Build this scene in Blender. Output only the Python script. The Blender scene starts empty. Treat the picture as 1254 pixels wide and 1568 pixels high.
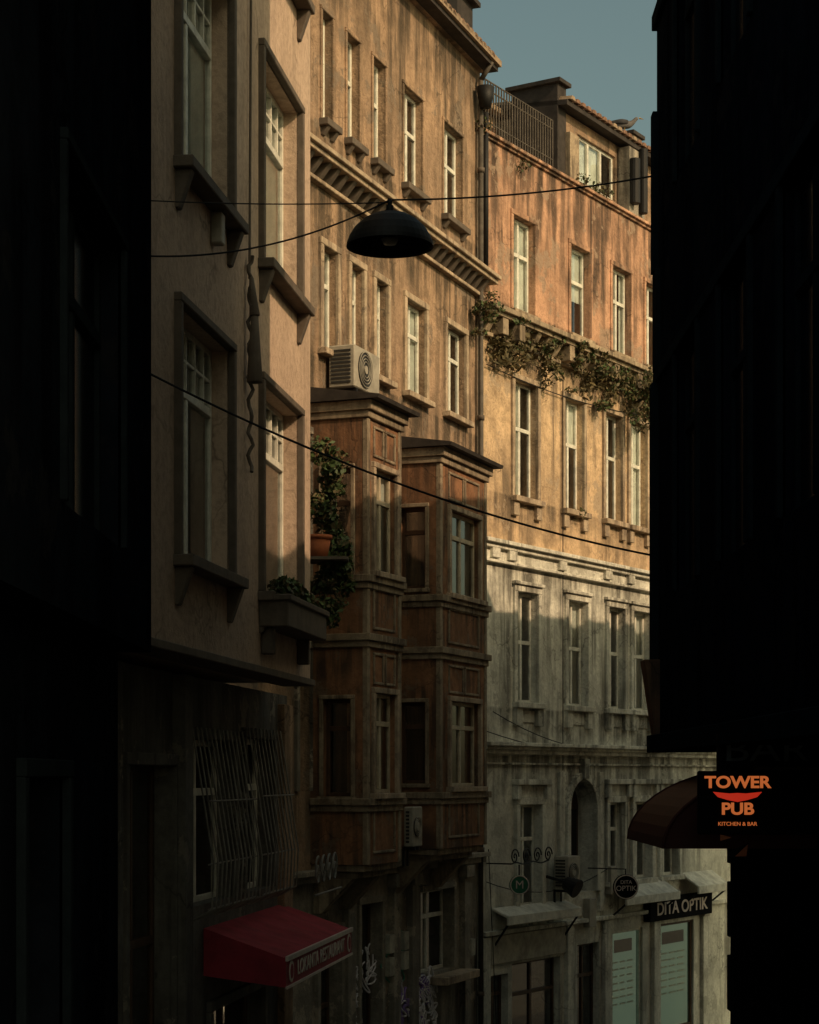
import bpy, math, random
from mathutils import Vector, Matrix
random.seed(7)
rnd=random.uniform
F=3000.0; CX=627.0; HZ=1190.0; H=5.8
scene=bpy.context.scene
SUNV=(.78,-.63); EL=math.radians(33)

# ---------------------------------------------------------------- materials
def newmat(name):
    m=bpy.data.materials.new(name); m.use_nodes=True
    nt=m.node_tree; b=nt.nodes['Principled BSDF']; return m,nt,b
def N(nt,t,**k):
    n=nt.nodes.new(t)
    for a,v in k.items(): setattr(n,a,v)
    return n
def noise(nt,vec,scale,detail=4,rough=.6):
    n=N(nt,'ShaderNodeTexNoise'); n.inputs['Scale'].default_value=scale
    n.inputs['Detail'].default_value=detail; n.inputs['Roughness'].default_value=rough
    nt.links.new(vec,n.inputs['Vector']); return n.outputs['Fac']
def ramp(nt,fac,a,b):
    r=N(nt,'ShaderNodeMapRange'); r.inputs['From Min'].default_value=a; r.inputs['From Max'].default_value=b
    nt.links.new(fac,r.inputs['Value']); return r.outputs['Result']
def mix(nt,f,a,b):
    m=N(nt,'ShaderNodeMix',data_type='RGBA')
    if isinstance(f,float): m.inputs[0].default_value=f
    else: nt.links.new(f,m.inputs[0])
    for i,v in ((6,a),(7,b)):
        if isinstance(v,tuple): m.inputs[i].default_value=(*v,1)
        else: nt.links.new(v,m.inputs[i])
    return m.outputs[2]
def mul(nt,a,b,op='MULTIPLY'):
    m=N(nt,'ShaderNodeMath',operation=op)
    nt.links.new(a,m.inputs[0])
    if isinstance(b,float): m.inputs[1].default_value=b
    else: nt.links.new(b,m.inputs[1])
    return m.outputs[0]
def plaster(name,c1,c2,stain,peel,sc=1.0,stain_amt=.85,peel_amt=.8,bump=.35,rough=.9,grunge=.55,st0=.46,pe0=.57,spec=.15,drips=()):
    m,nt,b=newmat(name)
    tc=N(nt,'ShaderNodeTexCoord'); v=tc.outputs['Object']
    base=mix(nt,ramp(nt,noise(nt,v,.7*sc,2),.42,.58),c1,c2)
    mid=noise(nt,v,2.7*sc,5,.68)
    base=mix(nt,mul(nt,ramp(nt,mid,.42,.64),grunge),base,tuple(x*.42 for x in c1))
    mp=N(nt,'ShaderNodeMapping'); mp.inputs['Scale'].default_value=(3.2,3.2,.3)
    nt.links.new(v,mp.inputs['Vector'])
    sn=noise(nt,mp.outputs['Vector'],1.2*sc,4,.62)
    st=ramp(nt,sn,st0,st0+.15)
    big=ramp(nt,noise(nt,v,.5*sc,2),.38,.58)
    base=mix(nt,mul(nt,mul(nt,st,big),stain_amt),base,stain)
    if drips:   # run-off dirt below each ledge
        sx=N(nt,'ShaderNodeSeparateXYZ'); nt.links.new(v,sx.inputs[0]); z=sx.outputs['Z']
        dd=mul(nt,mid,1.6); zz=mul(nt,z,dd,'ADD')   # ragged lower edge
        tot=None
        for t_,len_ in drips:
            up=ramp(nt,zz,t_+.8-len_,t_+.8); cut=ramp(nt,z,t_+.06,t_+.02)
            g=mul(nt,up,cut); tot=g if tot is None else mul(nt,tot,g,'MAXIMUM')
        base=mix(nt,mul(nt,mul(nt,tot,ramp(nt,sn,.36,.56)),.9),base,tuple(x*.8 for x in stain))
    pe=ramp(nt,noise(nt,v,1.4*sc,6,.72),pe0,pe0+.02)
    base=mix(nt,mul(nt,pe,peel_amt),base,peel)
    fine=noise(nt,v,14,4,.7)
    base=mix(nt,mul(nt,ramp(nt,fine,.45,.7),.45),base,tuple(x*.35 for x in c1))
    vo=N(nt,'ShaderNodeTexVoronoi',feature='DISTANCE_TO_EDGE'); vo.inputs['Scale'].default_value=.5*sc
    dn=N(nt,'ShaderNodeTexNoise'); dn.inputs['Scale'].default_value=2.2; dn.inputs['Detail'].default_value=3
    nt.links.new(v,dn.inputs['Vector'])
    ad=N(nt,'ShaderNodeVectorMath',operation='ADD'); nt.links.new(v,ad.inputs[0]); nt.links.new(dn.outputs['Color'],ad.inputs[1])
    nt.links.new(ad.outputs[0],vo.inputs['Vector'])
    cr=ramp(nt,vo.outputs['Distance'],.012,.0)
    base=mix(nt,mul(nt,mul(nt,cr,big),.6),base,tuple(x*.35 for x in stain))
    nt.links.new(base,b.inputs['Base Color']); b.inputs['Roughness'].default_value=rough
    b.inputs['Specular IOR Level'].default_value=spec
    bp=N(nt,'ShaderNodeBump'); bp.inputs['Strength'].default_value=bump; bp.inputs['Distance'].default_value=.03
    nt.links.new(fine,bp.inputs['Height']); nt.links.new(bp.outputs['Normal'],b.inputs['Normal'])
    return m
def simple(name,c,rough=.6,var=.35,sc=6,metal=0,spec=.3,bump=.1):
    m,nt,b=newmat(name)
    tc=N(nt,'ShaderNodeTexCoord'); v=tc.outputs['Object']
    f=ramp(nt,noise(nt,v,sc,4,.7),.35,.65)
    nt.links.new(mix(nt,f,c,tuple(x*(1-var) for x in c)),b.inputs['Base Color'])
    b.inputs['Roughness'].default_value=rough; b.inputs['Metallic'].default_value=metal
    b.inputs['Specular IOR Level'].default_value=spec
    if bump>.15:
        bp=N(nt,'ShaderNodeBump'); bp.inputs['Strength'].default_value=bump; bp.inputs['Distance'].default_value=.02
        nt.links.new(f,bp.inputs['Height']); nt.links.new(bp.outputs['Normal'],b.inputs['Normal'])
    return m
def glassmat(name,fres=.15):
    m,nt,b=newmat(name); nt.nodes.remove(b); out=nt.nodes['Material Output']
    t=N(nt,'ShaderNodeBsdfTransparent'); t.inputs['Color'].default_value=(.92,.95,.94,1)
    g=N(nt,'ShaderNodeBsdfGlossy'); g.inputs['Roughness'].default_value=.03
    lw=N(nt,'ShaderNodeFresnel'); lw.inputs['IOR'].default_value=1.6
    a=N(nt,'ShaderNodeMath',operation='ADD'); a.inputs[1].default_value=fres; nt.links.new(lw.outputs[0],a.inputs[0])
    ms=N(nt,'ShaderNodeMixShader'); nt.links.new(a.outputs[0],ms.inputs[0]); nt.links.new(t.outputs[0],ms.inputs[1]); nt.links.new(g.outputs[0],ms.inputs[2])
    nt.links.new(ms.outputs[0],out.inputs['Surface']); return m
def leafmat(name,c1,c2):
    m,nt,b=newmat(name)
    oi=N(nt,'ShaderNodeTexCoord')
    nt.links.new(mix(nt,ramp(nt,noise(nt,oi.outputs['Object'],7,2),.35,.65),c1,c2),b.inputs['Base Color'])
    b.inputs['Roughness'].default_value=.7; return m
def emis(name,c,s,base=(.02,.02,.02)):
    m,nt,b=newmat(name); b.inputs['Base Color'].default_value=(*base,1)
    b.inputs['Emission Color'].default_value=(*c,1); b.inputs['Emission Strength'].default_value=s; return m

M={}
M['b1']=plaster('render_tan',(.56,.425,.33),(.52,.39,.30),(.30,.23,.18),(.42,.34,.28),stain_amt=.45,peel_amt=.1,bump=.5,grunge=.16)
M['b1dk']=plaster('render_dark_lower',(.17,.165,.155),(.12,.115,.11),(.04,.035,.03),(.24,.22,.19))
M['b3']=plaster('plaster_ochre_old',(.44,.30,.20),(.35,.245,.17),(.075,.06,.045),(.2,.16,.125),bump=1,grunge=.6,st0=.44,drips=((14.1,1.0),(18.0,1.1),(11.7,.8),(15.0,.6)))
M['b3low']=plaster('plaster_brown_low',(.34,.31,.26),(.24,.22,.19),(.05,.045,.04),(.42,.37,.3),bump=.8)
M['bay']=plaster('bay_rust_render',(.33,.17,.095),(.24,.13,.075),(.05,.038,.03),(.17,.135,.105),sc=1.6,peel_amt=.6,st0=.42)
M['baytrim']=plaster('bay_trim',(.36,.29,.21),(.27,.22,.16),(.08,.06,.045),(.16,.12,.09),sc=2)
M['b4a']=plaster('plaster_salmon',(.63,.375,.25),(.50,.30,.2),(.08,.06,.048),(.32,.24,.18),stain_amt=.95,bump=1,grunge=.6,st0=.44,pe0=.56,drips=((17.0,1.8),(14.2,.5)))
M['b4b']=plaster('plaster_yellow_ochre',(.68,.49,.31),(.55,.40,.26),(.15,.115,.085),(.38,.30,.22),stain_amt=.9,bump=1,grunge=.55,st0=.45,pe0=.565,drips=((13.5,1.1),(10.8,.8)))
M['b4c']=plaster('plaster_grey_cream',(.78,.77,.68),(.64,.63,.56),(.15,.145,.125),(.40,.39,.34),stain_amt=.9,bump=.7,grunge=.45,st0=.47,drips=((9.52,.8),(6.15,.9),(7.0,.6)))
M['trim4']=plaster('cornice_stone',(.44,.35,.25),(.3,.24,.175),(.07,.055,.045),(.2,.16,.12),sc=2,st0=.42)
M['trim3']=plaster('window_surround_stone',(.52,.41,.30),(.40,.32,.235),(.12,.09,.07),(.24,.19,.15),sc=2)
M['sill']=simple('sill_brown_stone',(.13,.105,.085),.8)
M['dark']=plaster('shade_dark_wall',(.010,.013,.020),(.0075,.010,.016),(.003,.003,.005),(.014,.015,.019),bump=.2,spec=.0)  # near-black navy colour stands in for deep shade on both near buildings
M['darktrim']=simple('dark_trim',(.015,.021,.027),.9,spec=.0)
M['white']=simple('painted_frame_white',(.72,.71,.63),.5,.35)
M['cream']=simple('painted_frame_cream',(.52,.44,.32),.55,.35)
M['brown']=simple('wood_frame_brown',(.09,.05,.03),.55,.4)
M['glass']=glassmat('window_glass')
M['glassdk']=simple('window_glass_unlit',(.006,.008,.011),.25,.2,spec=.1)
M['room']=simple('room_dark',(.012,.011,.01),.9)
M['curtain']=simple('curtain_sky_pale',(.80,.85,.80),.9,.25,3)  # curtains; on building A the pale tone stands in for sky reflection
M['curtain2']=simple('curtain_warm',(.5,.3,.18),.9,.3,3)
M['iron']=simple('black_iron',(.012,.012,.013),.6,.3,9,0,.3)
M['pipe']=simple('zinc_pipe',(.10,.085,.07),.7,.5,5)
M['grille']=simple('grille_grey_iron',(.26,.25,.23),.7,.5,5)
M['tile']=simple('roof_tile_clay',(.26,.15,.1),.85,.5,8,bump=.4)
M['tiledk']=simple('roof_sheet_dark',(.05,.042,.038),.8,.5,5)
M['gutter']=simple('gutter_edge',(.34,.25,.17),.7,.5,6)
M['redawn']=simple('awning_red_canvas',(.36,.03,.05),.8,.35,4)
M['redval']=simple('awning_valance',(.30,.03,.05),.8,.3,4)
M['maroon']=simple('awning_maroon',(.06,.012,.01),.7,.3,4)
M['lettering']=simple('lettering_pale',(.65,.56,.52),.7,.2)
M['canopy']=simple('canopy_pale',(.8,.79,.70),.7,.4,4)
M['acw']=simple('ac_casing_white',(.40,.37,.31),.6,.35,4)
M['acd']=simple('ac_grille_dark',(.04,.04,.04),.6)
M['leaf']=leafmat('leaf_green',(.06,.10,.025),(.03,.05,.015))
M['leafdry']=leafmat('leaf_dry',(.12,.09,.035),(.05,.045,.02))
M['terra']=simple('terracotta',(.4,.12,.05),.8,.3)
M['asphalt']=simple('asphalt',(.05,.05,.052),.9,.4,12,bump=.5)
M['pave']=simple('pavement_stone',(.16,.15,.14),.9,.4,5,bump=.4)
M['kerb']=simple('kerb_stone',(.22,.21,.2),.9,.3,6)
M['ground']=simple('ground_earth',(.09,.085,.075),.95,.4,2)
M['board']=simple('sign_board_black',(.006,.006,.007),.8,spec=.05)
M['sgreen']=simple('sign_green',(.03,.16,.09),.5)
M['orange']=emis('lit_letters_orange',(1,.24,.06),.42)
M['orange2']=emis('lit_letters_red',(1,.05,.02),.38)
M['bluegrey']=simple('letters_bluegrey',(.16,.21,.27),.6)
M['shopglow']=emis('shop_display_lit',(.5,.75,.52),.10,(.34,.42,.34))
M['bulb']=simple('bulb_opal',(.5,.5,.45),.4)
M['gull']=simple('feathers_grey',(.05,.05,.055),.8)
M['gullw']=simple('feathers_white',(.16,.15,.15),.8)
M['beak']=simple('beak_yellow',(.35,.22,.05),.6)
M['graf1']=simple('spray_white',(.75,.73,.78),.8)
M['graf2']=simple('spray_violet',(.25,.17,.45),.8)
M['graf3']=simple('spray_green',(.1,.36,.27),.8)
M['poster']=simple('poster_paper',(.5,.48,.4),.9,.5,3)

# ---------------------------------------------------------------- helpers
def empty(name):
    e=bpy.data.objects.new(name,None); e.empty_display_size=.2; scene.collection.objects.link(e); return e
class B:
    def __init__(s,name,parent=None,bevel=0): s.name=name;s.parent=parent;s.v=[];s.f=[];s.m=[];s.mats=[];s.bevel=bevel
    def mi(s,k):
        if k not in s.mats: s.mats.append(k)
        return s.mats.index(k)
    def poly(s,pts,k):
        i=len(s.v); s.v+= [tuple(p) for p in pts]; s.f.append(tuple(range(i,i+len(pts)))); s.m.append(s.mi(k))
    def hexa(s,p,k):
        i=len(s.v); s.v+=[tuple(q) for q in p]; mk=s.mi(k)
        for f in ((3,2,1,0),(4,5,6,7),(0,1,5,4),(1,2,6,5),(2,3,7,6),(3,0,4,7)):
            s.f.append(tuple(i+j for j in f)); s.m.append(mk)
    def box(s,fc,u0,u1,z0,z1,d0,d1,k):
        P=fc.P; s.hexa([P(u0,z0,d1),P(u1,z0,d1),P(u1,z0,d0),P(u0,z0,d0),P(u0,z1,d1),P(u1,z1,d1),P(u1,z1,d0),P(u0,z1,d0)],k)
    def cyl(s,a,b,r,k,n=14,r2=None):
        a=Vector(a);b=Vector(b); r2=r if r2 is None else r2
        ax=(b-a).normalized(); t=Vector((0,0,1)) if abs(ax.z)<.9 else Vector((1,0,0))
        x=ax.cross(t).normalized(); y=ax.cross(x)
        i=len(s.v); mk=s.mi(k)
        for j in range(n):
            c,q=math.cos(2*math.pi*j/n),math.sin(2*math.pi*j/n)
            s.v.append(tuple(a+(x*c+y*q)*r)); s.v.append(tuple(b+(x*c+y*q)*r2))
        for j in range(n):
            k2=(j+1)%n; s.f.append((i+2*j,i+2*j+1,i+2*k2+1,i+2*k2)); s.m.append(mk)
        s.f.append(tuple(i+2*j for j in range(n))); s.m.append(mk)
        s.f.append(tuple(i+2*j+1 for j in reversed(range(n)))); s.m.append(mk)
    def done(s,smooth=False):
        if not s.f: return None
        me=bpy.data.meshes.new(s.name); me.from_pydata(s.v,[],s.f)
        for k in s.mats: me.materials.append(M[k])
        me.polygons.foreach_set('material_index',s.m)
        if smooth: me.polygons.foreach_set('use_smooth',[True]*len(s.f))
        me.update()
        o=bpy.data.objects.new(s.name,me); scene.collection.objects.link(o); o.parent=s.parent
        if s.bevel:
            md=o.modifiers.new('bevel','BEVEL'); md.width=s.bevel; md.segments=1; md.limit_method='ANGLE'
        return o
class Fac:
    def __init__(s,o,t):
        s.o=Vector((o[0],o[1],0)); s.t=Vector((t[0],t[1],0)).normalized(); s.n=s.t.cross(Vector((0,0,1)))
    def P(s,u,z,d=0): return s.o+s.t*u+s.n*d+Vector((0,0,z))
    def U(s,x,d=0):
        r=(x-CX)/F; a=s.o+s.n*d
        return (r*a.y-a.x)/(s.t.x-r*s.t.y)
    def Z(s,x,y,d=0):
        Y=(s.o+s.n*d+s.t*s.U(x,d)).y; return H+(HZ-y)*Y/F
def facVP(V,x0,Y0):
    return Fac(((x0-CX)/F*Y0,Y0),((V-CX)/F,1))
def ray(x,y,Y): return Vector(((x-CX)/F*Y,Y,H+(HZ-y)*Y/F))

def wall(b,fc,u0,u1,z0,z1,ops,mat,d=0,rev=.6,matf=None):
    us=sorted({u0,u1,*[o[0] for o in ops],*[o[1] for o in ops]}); zs=sorted({z0,z1,*[o[2] for o in ops],*[o[3] for o in ops]})
    if matf: zs=sorted(set(zs)|set(matf[0]))
    us=[u for u in us if u0<=u<=u1]; zs=[z for z in zs if z0<=z<=z1]
    for i in range(len(us)-1):
        for j in range(len(zs)-1):
            a,c=(us[i]+us[i+1])/2,(zs[j]+zs[j+1])/2
            if any(o[0]<a<o[1] and o[2]<c<o[3] for o in ops): continue
            mk=matf[1](c) if matf else mat
            b.poly([fc.P(us[i],zs[j],d),fc.P(us[i+1],zs[j],d),fc.P(us[i+1],zs[j+1],d),fc.P(us[i],zs[j+1],d)],mk)
    for o in ops:
        a,c,e,f=o[:4]; mk=matf[1]((e+f)/2) if matf else mat
        g=d-rev
        for q in ([(a,e,d),(a,e,g),(a,f,g),(a,f,d)],[(c,e,g),(c,e,d),(c,f,d),(c,f,g)],[(a,f,g),(c,f,g),(c,f,d),(a,f,d)],[(a,e,d),(c,e,d),(c,e,g),(a,e,g)]):
            b.poly([fc.P(*p) for p in q],mk)
        b.poly([fc.P(a,e,g+.001),fc.P(c,e,g+.001),fc.P(c,f,g+.001),fc.P(a,f,g+.001)],'room')
        if len(o)>4:
            r=(c-a)/2; cx=(a+c)/2; cz=f-r; n=10
            for sgn in (-1,1):
                pts=[fc.P(cx+sgn*r,f,d)]+[fc.P(cx+sgn*r*math.cos(t),cz+r*math.sin(t),d) for t in [math.pi/2*k/n for k in range(n+1)]]
                if sgn<0: pts.reverse()
                b.poly(pts,mk)
                for k in range(n):
                    t0,t1=math.pi/2*k/n,math.pi/2*(k+1)/n
                    b.poly([fc.P(cx+sgn*r*math.cos(t0),cz+r*math.sin(t0),d),fc.P(cx+sgn*r*math.cos(t1),cz+r*math.sin(t1),d),fc.P(cx+sgn*r*math.cos(t1),cz+r*math.sin(t1),g),fc.P(cx+sgn*r*math.cos(t0),cz+r*math.sin(t0),g)],mk)
def shell(b,fc,u0,u1,z0,z1,dep,mat,d=0,sk0=0,sk1=0):
    a,c=u0+sk0,u1+sk1
    for q in ([(a,z0,-dep),(u0,z0,d),(u0,z1,d),(a,z1,-dep)],[(u1,z0,d),(c,z0,-dep),(c,z1,-dep),(u1,z1,d)],[(c,z0,-dep),(a,z0,-dep),(a,z1,-dep),(c,z1,-dep)],[(u0,z1,d),(u1,z1,d),(c,z1,-dep),(a,z1,-dep)],[(u0,z0,d),(a,z0,-dep),(c,z0,-dep),(u1,z0,d)]):
        b.poly([fc.P(*p) for p in q],mat)
def window(fr,gl,fc,o,d=0,fm='white',rec=.18,mull=1,trans=.68,topgrid=0,cur='half',fw=.055,curm='curtain',gm='glass'):
    a,c,e,f=o[:4]; D=d-rec; t=.05
    fr.box(fc,a,a+fw,e,f,D-t,D,fm); fr.box(fc,c-fw,c,e,f,D-t,D,fm)
    fr.box(fc,a+fw,c-fw,e,e+fw,D-t,D-.002,fm); fr.box(fc,a+fw,c-fw,f-fw,f,D-t,D-.002,fm)
    tz=e+(f-e)*trans if trans else f
    if trans: fr.box(fc,a+fw,c-fw,tz-.035,tz+.035,D-t,D+.012,fm)
    for i in range(mull):
        um=a+(c-a)*(i+1)/(mull+1); fr.box(fc,um-.035,um+.035,e+fw,tz-.035 if trans else f-fw,D-t,D+.006,fm)
        if trans and not topgrid: fr.box(fc,um-.03,um+.03,tz+.035,f-fw,D-t,D+.006,fm)
    if topgrid:
        for i in range(1,topgrid):
            um=a+(c-a)*i/topgrid; fr.box(fc,um-.014,um+.014,tz+.035,f-fw,D-t,D+.004,fm)
        zm=(tz+f)/2+.0; fr.box(fc,a+fw,c-fw,zm-.014,zm+.014,D-t+.004,D,fm)
    gl.poly([fc.P(a,e,D-.025),fc.P(c,e,D-.025),fc.P(c,f,D-.025),fc.P(a,f,D-.025)],gm)
    def drape(x0,x1,zz0,zz1):
        n=max(4,int((x1-x0)/.05))
        for i in range(n):
            p0=x0+(x1-x0)*i/n;p1=x0+(x1-x0)*(i+1)/n
            q0=D-.06-(.02 if i%2 else 0); q1=D-.06-(0 if i%2 else .02)
            gl.poly([fc.P(p0,zz0,q0),fc.P(p1,zz0,q1),fc.P(p1,zz1,q1),fc.P(p0,zz1,q0)],curm)
    w=c-a
    if cur=='half': drape(a,a+w*rnd(.5,.75),e,f)
    elif cur=='full': drape(a,c,e,f)
    elif cur=='sides': drape(a,a+w*.4,e,f); drape(c-w*.2,c,e,f)
    elif cur=='blind': drape(a,c,f-(f-e)*rnd(.4,.7),f)
def surround(b,fc,o,m,w=.12,pr=.05,d=0,bottom=True):
    a,c,e,f=o[:4]
    b.box(fc,a-w,a,e,f,d-.02,d+pr,m); b.box(fc,c,c+w,e,f,d-.02,d+pr,m)
    b.box(fc,a-w,c+w,f,f+w,d-.02,d+pr+.004,m)
def sill(b,fc,o,m,ext=.1,pr=.16,th=.08,d=0,br=0,brm=None):
    a,c,e,f=o[:4]; b.box(fc,a-ext,c+ext,e-th,e,d-.05,d+pr,m)
    if br:
        for uu in (a-ext+.06,c+ext-.16):
            P=fc.P; w=.1
            b.hexa([P(uu,e-th-br,d+.03),P(uu+w,e-th-br,d+.03),P(uu+w,e-th-br,d-.01),P(uu,e-th-br,d-.01),
                    P(uu,e-th,d+pr*.85),P(uu+w,e-th,d+pr*.85),P(uu+w,e-th,d-.01),P(uu,e-th,d-.01)],brm or m)
def cornice(b,fc,u0,u1,z,steps,m,d=0):
    for h_,p_ in steps:
        b.box(fc,u0,u1,z-h_,z,d-.05,d+p_,m); z-=h_
    return z
def dentils(b,fc,u0,u1,z0,z1,sp,w,pr,m,d=0,skip=0):
    u=u0
    while u+w<u1:
        if rnd(0,1)>=skip:
            P=fc.P
            b.hexa([P(u,z0,d+pr*.35),P(u+w,z0,d+pr*.35),P(u+w,z0,d-.01),P(u,z0,d-.01),P(u,z1,d+pr),P(u+w,z1,d+pr),P(u+w,z1,d-.01),P(u,z1,d-.01)],m)
        u+=sp
def curve(name,parent,pts,r,m,cyc=False,smooth=False):
    cu=bpy.data.curves.new(name,'CURVE'); cu.dimensions='3D'; cu.bevel_depth=r; cu.bevel_resolution=1
    lists=pts if isinstance(pts[0],list) else [pts]
    for pl in lists:
        sp=cu.splines.new('POLY'); sp.points.add(len(pl)-1)
        for i,p in enumerate(pl): sp.points[i].co=(*p,1)
        sp.use_cyclic_u=cyc
    cu.materials.append(M[m]); o=bpy.data.objects.new(name,cu); scene.collection.objects.link(o); o.parent=parent; return o
def catenary(a,b,sag,n=24):
    return [tuple(Vector(a).lerp(Vector(b),i/n)-Vector((0,0,sag*4*(i/n)*(1-i/n)))) for i in range(n+1)]
def foliage(name,parent,blobs,n,size,ms):
    b=B(name,parent)
    tot=sum(w for *_,w in blobs)
    for c,r,w in blobs:
        for i in range(int(n*w/tot)):
            while True:
                p=Vector((rnd(-1,1),rnd(-1,1),rnd(-1,1)))
                if p.length<1: break
            p=Vector(c)+Vector((p.x*r[0],p.y*r[1],p.z*r[2]))
            a=Vector((rnd(-1,1),rnd(-1,1),rnd(-1,1))).normalized(); e=a.cross(Vector((rnd(-1,1),rnd(-1,1),rnd(-1,1)))).normalized()
            s=size*rnd(.5,1.3)
            b.poly([p-a*s,p+e*s*.5,p+a*s,p-e*s*.5],random.choice(ms))
    return b.done()
def text(name,parent,body,fc,u,z,d,size,m,ext=.004,align='CENTER',bold=0,sx=1):
    cu=bpy.data.curves.new(name,'FONT'); cu.body=body; cu.size=size; cu.extrude=ext; cu.align_x=align; cu.align_y='CENTER'; cu.offset=bold
    cu.materials.append(M[m]); o=bpy.data.objects.new(name,cu); scene.collection.objects.link(o)
    p=fc.P(u,z,d); t,n=fc.t,fc.n
    o.matrix_world=Matrix(((t.x*sx,0,n.x,p.x),(t.y*sx,0,n.y,p.y),(0,1,0,p.z),(0,0,0,1)))
    o.parent=parent; return o
def scribble(name,parent,fc,u,z,w,h_,n,m,d=.012,r=.02):
    L=[]
    for i in range(n):
        cu,cz=u+w*rnd(0,1),z+h_*rnd(0,1); pl=[];ph=rnd(0,6); a,b_=rnd(.08,.22),rnd(.1,.28); k=rnd(1,2.4)
        for j in range(16):
            t=j/15*math.pi*rnd(1.5,1.52)
            pl.append(tuple(fc.P(cu+a*math.cos(t*k+ph),cz+b_*math.sin(t+ph),d)))
        L.append(pl)
    return curve(name,parent,L,r,m)

# ---------------------------------------------------------------- facades
A=facVP(1050,268,15.23)
C=facVP(1780,735,34.29)
D4=facVP(2470,743,34.29)

# ============ building A
bA=empty('tan_apartment_building')
W=B('walls',bA); T=B('trim',bA,.008); FR=B('window_frames',bA,.004); G=B('window_glass',bA)
uA0=-4.25; uA1=A.U(475)
cols=[(A.U(270),A.U(350)),(A.U(398),A.U(456))]
rows=[(7.53,9.5),(10.62,12.6),(13.72,15.7)]
ops=[(a,c,e,f) for a,c in cols for e,f in rows]+[(-3.3,-1.7,e,f) for e,f in rows]
wall(W,A,uA0,uA1,6.8,16.4,ops,'b1'); shell(W,A,uA0,uA1,6.8,16.4,7,'b1')
T.box(A,uA0,uA1+.03,6.76,6.83,-.3,.05,'sill')
for o in ops:
    lit=o[0]>4
    window(FR,G,A,o,fm='white' if not lit else 'cream',rec=.15,mull=1 if not lit else 2,trans=.72,topgrid=6,cur='full' if not lit else 'half')
    surround(T,A,o,'sill',.07,.06)
    if not(lit and o[2]<8): sill(T,A,o,'sill',.1,.16,.09,br=.3)
    else: sill(T,A,o,'sill',.05,.12,.06,br=0)
T.box(A,uA0,uA1+.1,16.3,16.5,-.3,.2,'tiledk')
W2=B('ground_storey_walls',bA)
oplow=[(A.U(285,-.5),A.U(355,-.5),4.62,6.15),(A.U(372,-.5),A.U(415,-.5),4.62,6.2),(A.U(190,-.5),A.U(262,-.5),1.2,5.9),(A.U(320,-.5),A.U(400,-.5),.2,3.6)]
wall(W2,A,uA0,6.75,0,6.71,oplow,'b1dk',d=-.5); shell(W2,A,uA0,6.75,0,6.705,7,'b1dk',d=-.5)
for i,o in enumerate(oplow):
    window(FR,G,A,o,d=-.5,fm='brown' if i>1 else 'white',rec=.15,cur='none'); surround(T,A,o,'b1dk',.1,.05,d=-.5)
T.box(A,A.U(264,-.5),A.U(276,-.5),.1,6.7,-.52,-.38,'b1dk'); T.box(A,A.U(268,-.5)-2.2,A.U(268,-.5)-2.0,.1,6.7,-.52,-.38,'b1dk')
T.box(A,A.U(425,-.5),A.U(438,-.5),3.0,6.6,-.52,-.42,'b3')
for x in W,W2,T,FR,G: x.done()
gr=[]
for o in oplow[:2]:
    a,c,e,f=o
    a-=.1;c+=.1;e-=.1;f+=.1
    n=int((c-a)/.16)
    for i in range(n+1):
        u=a+(c-a)*i/n
        gr.append([tuple(A.P(u,e,-.42)),tuple(A.P(u,e+.1,-.24)),tuple(A.P(u,e+.5,-.22)),tuple(A.P(u,f,-.42))])
    for z in (e+.1,e+.5,(e+f)/2+.2): gr.append([tuple(A.P(a,z,-.27)),tuple(A.P(c,z,-.27))])
curve('window_grille',bA,gr,.009,'grille')
sc=[]
for k in range(4):
    u0=6.9+k*.35-.4
    sc.append([tuple(A.P(u0+.16*(1-t/26)*math.cos(t*.45),4.75+.2*(1-t/26)*math.sin(t*.45),-.1)) for t in range(24)])
sc.append([tuple(A.P(6.3,4.5,-.1)),tuple(A.P(8.0,4.5,-.1))])
curve('iron_scrollwork',bA,sc,.012,'grille')
orn=[];u=A.U(375)
for k in range(40):
    z=A.Z(375,392)-k*.05; orn.append(tuple(A.P(u+.03*math.sin(k*1.9),z,.05+.02*math.cos(k*1.3))))
curve('twisted_cable_drop',bA,orn,.018,'sill')
T=B('cable_bundle',bA,.01)
T.cyl(A.P(u,9.95,.09),A.P(u,9.35,.09),.035,'sill',10,.075); T.cyl(A.P(u,10.3,.06),A.P(u,9.95,.09),.02,'sill',10,.05); T.done(True)
T=B('wall_lamp',bA,.01); u=A.U(322); z=A.Z(322,350)
T.box(A,u,u+.12,z-.12,z+.14,.0,.1,'acw'); T.box(A,u-.02,u+.14,z+.14,z+.17,0,.13,'sill'); T.done()
curve('conduit',bA,[tuple(A.P(A.U(380),16.3,.03)),tuple(A.P(A.U(380),13.6,.03)),tuple(A.P(A.U(377),10.3,.03))],.012,'sill')

pl=empty('window_planter')
T=B('box',pl,.01); o=(cols[1][0],cols[1][1],7.53,9.5)
T.box(A,o[0]-.05,o[1]+.1,7.2,7.46,.0,.28,'sill'); T.box(A,o[0]-.08,o[1]+.13,7.44,7.5,.13,.31,'sill')
for uu in (o[0]+.05,o[1]-.05):
    T.box(A,uu,uu+.09,6.95,7.2,0,.12,'sill')
T.done()
bl=[(tuple(A.P(o[0]+.1+i*.24,7.56+rnd(-.02,.07),.18)),(.12,.14,rnd(.09,.17)),1) for i in range(6)]
foliage('leaves',pl,bl,1300,.035,['leaf','leaf','leafdry'])

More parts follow.
